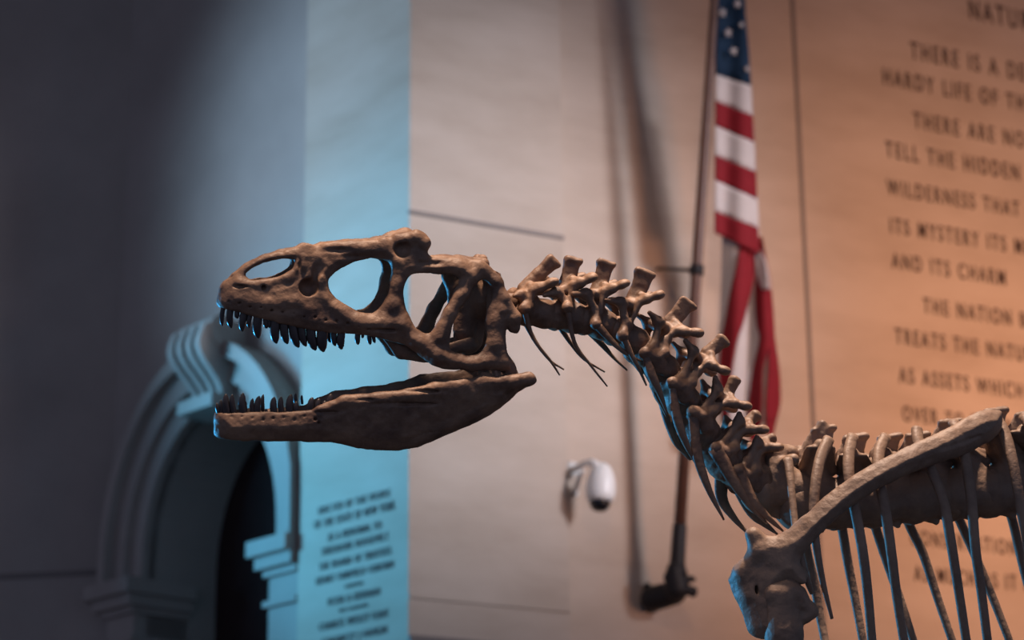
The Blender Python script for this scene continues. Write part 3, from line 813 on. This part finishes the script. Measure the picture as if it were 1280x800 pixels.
# ---------- neck vertebrae
def bone_mesh(name, fr, prims, parent, h=0.003, m='bone', rough=0.0012, seed=1, cuts=()):
    """prims: (points local, radii px, k, flat, both)"""
    P = []
    for pts, rad, k, fl, both in prims:
        for q, r in zip(pts, rad):
            q = np.array(q); rr = r * SC / min(fl); P += [q - rr, q + rr]
            if both:
                q2 = q * [1, 1, -1]; P += [q2 - rr, q2 + rr]
    P = np.array(P); f = Field(P.min(0) - 0.012, P.max(0) + 0.012, h)
    for pts, rad, k, fl, both in prims:
        f.chain(pts, [r * SC for r in rad], k, fl, both)
    for pts, rad, k, both in cuts:
        f.chain(pts, [r * SC for r in rad], k, both=both, cut=True)
    V, Fq = f.mesh(rough, 70, seed)
    return mk(name, fr.world(V), Fq, M[m], parent)

# centrum centre, centrum radius, spine (base, tip, r base, r tip), prezyg tip, postzyg tip, transverse tip, ribs near, far
CV = [
 dict(c=(668, 391), r=19, sp=((655, 361), (689, 329), 8, 10), pre=(643, 370), post=(693, 352), tr=(655, 386), trr=7,
      rib=[(654, 398), (666, 422), (688, 451), (699.5, 469)], fr=[(656, 402), (670, 428), (687, 450), (705, 462)]),
 dict(c=(704, 395), r=20, sp=((710, 352), (716, 327), 10, 11), pre=(681, 369), post=(741, 346), tr=(709, 385), trr=7,
      rib=[(708, 400), (718, 428), (737, 455), (759, 483)], fr=[(701, 410), (714, 430), (730, 449), (756, 465)]),
 dict(c=(740, 401), r=20, sp=((749, 359), (757, 331), 9, 11.5), pre=(717, 367), post=(782, 354), tr=(745, 405), trr=9,
      rib=[(746, 408), (766, 428), (786, 444), (811, 456)], fr=[(736, 412), (752, 430), (768, 448), (784, 463)]),
 dict(c=(777, 415), r=20, sp=((795, 371), (805, 343), 11, 13), pre=(758, 375), post=(826, 368), tr=(778, 420), trr=9,
      rib=[(778, 424), (790, 445), (800, 464), (808, 482)], fr=[(783, 430), (796, 452), (806, 466), (812, 478)]),
 dict(c=(818, 447), r=21, sp=((838, 404), (858, 380), 11, 12), pre=(812, 391), post=(875, 416), tr=(806, 441), trr=9,
      rib=[(806, 447), (814, 468), (824, 490), (834, 517)], fr=[(812, 466), (822, 492), (828, 506), (834, 522)]),
 dict(c=(846, 487), r=23, sp=((884, 442), (902, 426), 8, 9), pre=(857, 426), post=(908, 464), tr=(840, 479), trr=9,
      rib=[(838, 490), (846, 522), (858, 556), (870, 580)], fr=[(826, 500), (836, 528), (846, 555), (861, 571)]),
 dict(c=(868, 528), r=24, sp=((909, 494), (918, 476), 7, 7), pre=(894, 472), post=(935, 508), tr=(866, 515), trr=9,
      rib=[(864, 530), (872, 570), (886, 612), (905, 650)], fr=[(846, 545), (852, 556), (862, 571), (866, 574)]),
 dict(c=(893, 566), r=25, sp=((932, 530), (944, 520), 6, 6), pre=(924, 517), post=(956, 537), tr=(894, 560), trr=9,
      rib=[(896, 566), (916, 600), (938, 632), (958, 653)], fr=[(903, 590), (902, 622), (917, 647), (939, 671)]),
 dict(c=(928, 594), r=26, sp=((954, 552), (964, 548), 5, 5), pre=(946, 546), post=(975, 559), tr=(922, 588), trr=9,
      rib=[(920, 594), (938, 622), (958, 645), (979, 664)], fr=[(924, 610), (940, 640), (956, 655), (972, 668)]),
]
cen = [np.array(c['c'], float) for c in CV] + [np.array((968, 612.0))]
for i, c in enumerate(CV):
    b = 4 - 12 * i / 8.0
    fr = Frame(*c['c'], b=b); L = fr.loc
    a0 = cen[i] - (cen[i + 1] - cen[i]) * 0.46 if i == 0 else cen[i] - (cen[i] - cen[i - 1]) * 0.46
    a1 = cen[i] + (cen[i + 1] - cen[i]) * 0.40
    r = c['r']; cc = cen[i]; sb, st, rb_, rt_ = c['sp']; sb, st = np.array(sb, float), np.array(st, float)
    ar = cc * 0.42 + sb * 0.58
    low = i >= 4
    pw = 0.052 if not low else 0.062
    pr, po, tr = c['pre'], c['post'], c['tr']
    am = (ar + sb) / 2
    ax = st - sb; pp = np.array([-ax[1], ax[0]]) / np.linalg.norm(ax)
    if pp[0] < 0: pp = -pp
    pr, po, tr = (np.array(q, float) for q in (pr, po, tr))
    P = [([L(*a0), L(*(a0 * 0.75 + a1 * 0.25)), L(*cc), L(*(a0 * 0.18 + a1 * 0.82)), L(*a1)], (r * 0.80, r * 0.92, r * 0.66, r * 0.96, r * 1.0), 0.008, (1, 1, 1), False),
         ([L(*cc), L(*ar), L(*sb)], (r * 0.5, r * 0.46, rb_ * 0.7), 0.018, (1, 1, 1), False),
         # prezygapophysis: a pointed plate reaching forward; postzygapophysis: a rod with a knob reaching back
         ([L(*am, 0.012), L(*((am + pr) / 2), pw * 0.8), L(*pr, pw)], (8, 6, 3.2), 0.014, (1, 1.15, 1), True),
         ([L(*am, 0.012), L(*(am * 0.5 + po * 0.5), pw * 0.8), L(*(am * 0.12 + po * 0.88), pw), L(*po, pw)], (9, 5.6, 5.4, 5.6), 0.012, (1, 1.1, 0.9), True),
         ([L(*(sb * 0.8 + po * 0.2 - [0, 2]), 0.02), L(*(am * 0.5 + po * 0.5 - [0, 2]), pw * 0.8)], (5, 4), 0.016, (1, 1, 1), True),
         # lamina from the joint down to the transverse process
         ([L(*(pr * 0.45 + am * 0.55), pw * 0.85), L(*(ar * 0.5 + tr * 0.5), pw * 0.9), L(*tr, pw * 1.3)], (5, 5, c['trr'] * 0.72), 0.014, (1, 1, 1.2), True),
         ([L(*(po * 0.25 + am * 0.75), pw * 0.8), L(*(ar * 0.45 + tr * 0.55 + (a1 - a0) * 0.12), pw * 0.8), L(*tr, pw * 1.2)], (4, 3.2, 4), 0.012, (1, 1, 1.2), True),
         ([L(*(tr * 0.5 + cc * 0.5), 0.03), L(*tr, pw * 1.25)], (8, 5.5), 0.014, (1, 1, 1), True)]
    for sg_ in (-1, -0.33, 0.33, 1):
        th_ = 4.2
        P.append(([L(*(sb + pp * sg_ * max(rb_ - th_, 1))), L(*(sb * 0.45 + st * 0.55 + pp * sg_ * max((rb_ * 0.62 + rt_ * 0.3) - th_, 1))), L(*(st + pp * sg_ * max(rt_ - th_, 1)))], (th_ + 1, th_ * 0.9, th_ + 0.4), 0.010, (1, 1, 1), False))
    P.append(([L(*(st + ax * 0.10 - pp * (rt_ - 4))), L(*(st + ax * 0.10 + pp * (rt_ - 2)))], (3.6, 3.6), 0.008, (1, 1, 0.7), False))
    if low:      # broad plates of the lower neck
        q = tr
        P.append(([L(*q, pw * 1.3), L(*(q + [12, 5]), pw * 1.2), L(*(q + [25, 0]), pw * 1.0), L(*(q * 0.3 + am * 0.7 + [6, 4]), pw * 0.8)], (4.5, 5.5, 5, 4.5), 0.014, (1, 1, 1.3), True))
        P.append(([L(*(q + [4, 6]), pw * 1.2), L(*(q + [14, 17]), pw * 1.0), L(*(q + [26, 22]), pw * 0.8)], (6, 7, 6), 0.016, (1, 1, 1.5), True))
        P.append(([L(*(q + [14, 8]), pw * 1.1), L(*(q + [20, 14]), pw * 0.9)], (7, 7), 0.016, (1, 1, 1.7), True))
    cuts = []
    vert = bone_mesh('cervical_vertebra', fr, P, dino, 0.003, 'bone', 0.0021, 20 + i, cuts)
    rw = pw * 1.3
    taper = {0: (4, 2.6, 1.8, 1.0), 1: (4, 2.6, 1.8, 1.0), 2: (6, 4, 2.2, 1.1), 3: (5, 3.5, 2.2, 1.2), 6: (7, 7, 4.5, 1.3), 7: (11, 8, 4.6, 1.3), 8: (10, 8, 4.6, 1.3)}.get(i, (4.5, 6.5, 4.2, 1.3))
    if c['rib']:
        c['rib'] = [tuple(c['tr'])] + c['rib'][1:]
        pts = [fr.world(L(x, y, w_)) for (x, y), w_ in zip(c['rib'], (rw, rw * 1.05, rw, rw * 0.9))]
        mk('cervical_rib', *tube(pts, np.array(taper) * SC, 9, 5, 0.8 if i < 6 else 0.5, fdir=fr.l), M['bone'], vert)
        pts = [fr.world(L(x, y, -w_)) for (x, y), w_ in zip(c['fr'], (rw, rw * 1.05, rw, rw * 0.9))]
        mk('cervical_rib', *tube(pts, np.array(taper) * SC, 9, 5, 0.8 if i < 6 else 0.5, fdir=fr.l), M['bone'], vert)

# ---------- trunk vertebrae and ribs
cx = [972, 1020, 1068, 1116, 1164, 1212, 1260, 1308]
cyy = [612, 628, 626, 622, 618, 614, 611, 609]
tops = [(990, 566), (1027, 533), (1068, 543), (1110, 543), (1145, 541), (1186, 524), (1243, 510), (1281, 514)]
for i in range(8):
    fr = Frame(cx[i], cyy[i], b=-8); L = fr.loc
    x, y = cx[i], cyy[i]; tx, ty_ = tops[i]
    r = 34 if i else 28
    P = [([L(x - 20, y + 4), L(x, y + 2), L(x + 21, y + 2)], (r, r * 0.80, r), 0.014, (1, 1, 1), False),
         ([L(x - 6, y + 20), L(x + 6, y + 34)], (16, 5), 0.012, (1, 1, 1.4), False),
         ([L(x, y - 20), L(x - 2, y - 42)], (24, 17), 0.02, (1, 1, 1), False),
         ([L(x - 18, y - 48), L(x + 18, y - 46)], (9, 9), 0.014, (1, 1, 1), False)]
    if i in (0,):
        P.append(([L(x, y - 34), L(tx, ty_ + 4)], (12, 8), 0.014, (1, 1, 1.4), False))
        P.append(([L(x, y - 30, 0.02), L(tx + 2, ty_ + 8, 0.085)], (9, 7), 0.014, (1, 1, 1), True))
    else:
        # neural spine leaning back with flared top, near and far transverse processes with webs
        for e0, e1 in ((-30, -8), (-21, -2), (-12, 5), (-4, 12)):
            P.append(([L(x + e0, y - 40), L(tx + e0 * 0.4 + e1 * 0.6, ty_ + 24), L(tx + e1, ty_ + 5 - (e1 + 8) * 0.12)], (6.5, 6, 5), 0.010, (1, 1, 2.4), False))
        P.append(([L(tx - 10, ty_ + 5), L(tx + 15, ty_ + 2)], (4, 4.2), 0.008, (1, 1, 0.8), False))
        P.append(([L(x, y - 34, 0.02), L(tx - 2, ty_ + 24, 0.085)], (11, 8), 0.016, (1, 1, 1), True))
        for e in (-16, -5, 6, 17):
            P.append(([L(x + e, y - 38, 0.0), L(tx - 2 + e * 0.75, ty_ + 27, 0.088)], (9, 6), 0.012, (1, 1.7, 1), True))
    if i == 1:
        P.append(([L(tx, 575), L(tx, 545), L(tx, 531)], (9, 7, 6.5), 0.01, (1, 1, 1), False))
        P.append(([L(1012, 590), L(1002, 572), L(998, 566)], (10, 7, 5), 0.01, (1, 1, 1.4), False))
        P.append(([L(998, 566), L(1016, 560), L(1030, 552)], (4, 5, 5), 0.01, (1, 1, 1.4), False))
    bone_mesh('dorsal_vertebra', fr, P, dino, 0.0042, 'bone_grey', 0.002, 60 + i)

def rib(ptsn, w, rpx, flat=0.75):
    fr = Frame(ptsn[0][0], ptsn[0][1], b=-8); n = len(ptsn)
    ws = np.interp(np.linspace(0, 1, n), np.linspace(0, 1, len(w)), w)
    pts = [fr.world(fr.loc(x, y, ww)) for (x, y), ww in zip(ptsn, ws)]
    R = np.interp(np.linspace(0, 1, n), np.linspace(0, 1, len(rpx)), rpx) * SC
    V, Fs = tube(pts, R, 12, 7, flat, fdir=fr.l)
    k = 0.0010 * vnoise(V, 60, 3) * 2 + 0.0016 * vnoise(V, 22, 9)
    V = V + k[:, None] * (V - V.mean(0)) / 0.3
    return mk('rib', V, Fs, M['bone_grey'], dino)
wn = (0.075, 0.12, 0.165, 0.18, 0.17, 0.15)
near = [
 [(985, 574), (988, 600), (992, 640), (996, 672), (1003, 705), (1010, 728), (1015, 741)],
 [(1036, 549), (1026, 572), (1020, 602), (1017, 640), (1020, 680), (1028, 725), (1040, 773)],
 [(1066, 545), (1061, 570), (1062, 602), (1071, 648), (1079, 694), (1085, 745), (1091, 815)],
 [(1107, 546), (1099, 566), (1099, 596), (1107, 640), (1114, 690), (1121, 745), (1132, 815)],
 [(1146, 536), (1149, 556), (1163, 584), (1179, 625), (1188, 674), (1197, 730), (1210, 815)],
 [(1192, 528), (1199, 545), (1207, 576), (1214, 622), (1219, 684), (1226, 735), (1236, 815)],
 [(1242, 518), (1256, 542), (1267, 582), (1276, 635), (1286, 690), (1300, 815)],
 [(1280, 520), (1294, 545), (1306, 590), (1318, 690), (1330, 815)]]
for i, q in enumerate(near):
    rp = (8, 8, 7.2, 7, 6.5, 6) if i > 1 else ((7, 5, 5, 5, 4.5, 3.5) if i == 0 else (8, 8, 7, 6, 4.5, 2.2))
    rib(q, wn, rp)
far = [
 [(1006, 640), (1005, 660), (1008, 687), (1017, 726), (1026, 775), (1034, 815)],
 [(1046, 600), (1048, 630), (1052, 656), (1060, 704), (1070, 755), (1081, 815)],
 [(1082, 600), (1088, 635), (1096, 664), (1111, 709), (1128, 758), (1146, 815)],
 [(1122, 600), (1129, 635), (1138, 659), (1154, 693), (1172, 748), (1195, 815)],
 [(1180, 600), (1190, 630), (1202, 656), (1217, 690), (1240, 745), (1267, 815)],
 [(1252, 600), (1259, 630), (1267, 656), (1277, 700), (1292, 760), (1306, 815)]]
for q in far:
    rib(q, tuple(-v for v in wn), (6, 6.5, 6.8, 6.5, 6, 5.5))

# ---------- shoulder blade with coracoid, then the upper arm bone
fr = Frame(1100, 620, b=-8); L = fr.loc
up = [(1250, 512), (1230, 512), (1210, 520), (1167, 542), (1109, 569), (1066, 593), (1032, 619), (1000, 647), (980, 664), (962, 669), (947, 663), (940, 667), (936, 692), (931, 702), (918, 713), (910, 724), (913, 736), (922, 756), (930, 775), (937, 792), (955, 800), (972, 790), (970, 752),
      (976, 734), (984, 727), (1000, 730), (1008, 728), (1003, 718), (1000, 702), (1010, 687), (1037, 657), (1072, 629), (1109, 606), (1152, 587), (1181, 577), (1210, 567), (1239, 551), (1252, 537), (1254, 522)]
fs_cur = fr
def hsc(px_, py_): return np.interp(px_, [905, 930, 960, 1010, 1100, 1180, 1260], [0.10, 0.135, 0.165, 0.205, 0.225, 0.205, 0.165])
suv = to_uv(up, hsc)
A = suv; lo = [A[:, 0].min() - 0.04, A[:, 1].min() - 0.04, 0.03]; hi = [A[:, 0].max() + 0.04, A[:, 1].max() + 0.04, 0.29]
fld = Field(lo, hi, 0.0036)
U2, V2 = np.meshgrid(fld.ax[0], fld.ax[1], indexing='ij'); w2 = np.full(U2.shape, 0.2)
for _ in range(3):
    gx, gy = px_grid(fr, U2, V2, w2); w2 = hsc(gx, gy)
d2 = sdpoly(U2, V2, suv); thick = 0.010 + 0.62 * np.clip(-d2, 0, 0.036)
Wg = fld.ax[2][None, None, :]
fld.add((slice(None),) * 3, smax(d2[:, :, None], np.abs(Wg - w2[:, :, None]) - thick[:, :, None], 0.020), 0.01)
fld.chain([L(940, 668, 0.16), L(948, 690, 0.165), L(930, 716, 0.14), L(935, 745, 0.14)], [px(9), px(10), px(12), px(10)], 0.02)
fld.chain([L(985, 712, 0.175), L(1001, 718, 0.18)], [px(11), px(9)], 0.02)
fld.ball(L(962, 712, 0.215), [px(15), px(13), 0.020], 0.014, cut=True)
fld.ball(L(946, 738, 0.175), [px(2.2), px(6), 0.03], 0.006, cut=True)
fld.chain([L(1125, 582, 0.262), L(1180, 562, 0.245), L(1225, 545, 0.215)], [px(2), px(3), px(2)], 0.008, cut=True)
V, Fq = fld.mesh(0.0022, 55, 5)
mk('scapula', fr.world(V), Fq, M['bone_grey'], dino)
P = [([L(967, 741, 0.18), L(984, 738, 0.18), L(996, 745, 0.18)], (13, 14, 13), 0.02, (1, 1, 0.9), False),
     ([L(978, 752, 0.18), L(980, 790, 0.18), L(980, 830, 0.18), L(984, 890, 0.17)], (21, 23, 23, 17), 0.02, (1, 1, 1.2), False),
     ([L(1000, 752, 0.19), L(1014, 764, 0.19), L(1006, 772, 0.19)], (10, 8, 8), 0.014, (1, 1, 1), False),
     ([L(984, 880, 0.17), L(1000, 960, 0.16), L(1014, 1000, 0.16)], (17, 16, 22), 0.02, (1, 1, 1), False)]
bone_mesh('humerus', fr, P, dino, 0.0042, 'bone_grey', 0.002, 90)
# steel post carrying the trunk, below and right of the view
pb = at(1345, 640, D0 + 0.33)
mk('support_post', *join([tube([v3(pb[:2], 0.0), v3(pb[:2], pb[2])], [0.035, 0.03], 16, 1), tube([v3(pb[:2], 0.0), v3(pb[:2], 0.03)], [0.30, 0.30], 28, 1)]), M['post'], dino)
bridge = tube([pb, at(1290, 615, D0 + 0.36)], [0.03, 0.02], 12, 1)
mk('spine_bar', *bridge, M['post'], dino)
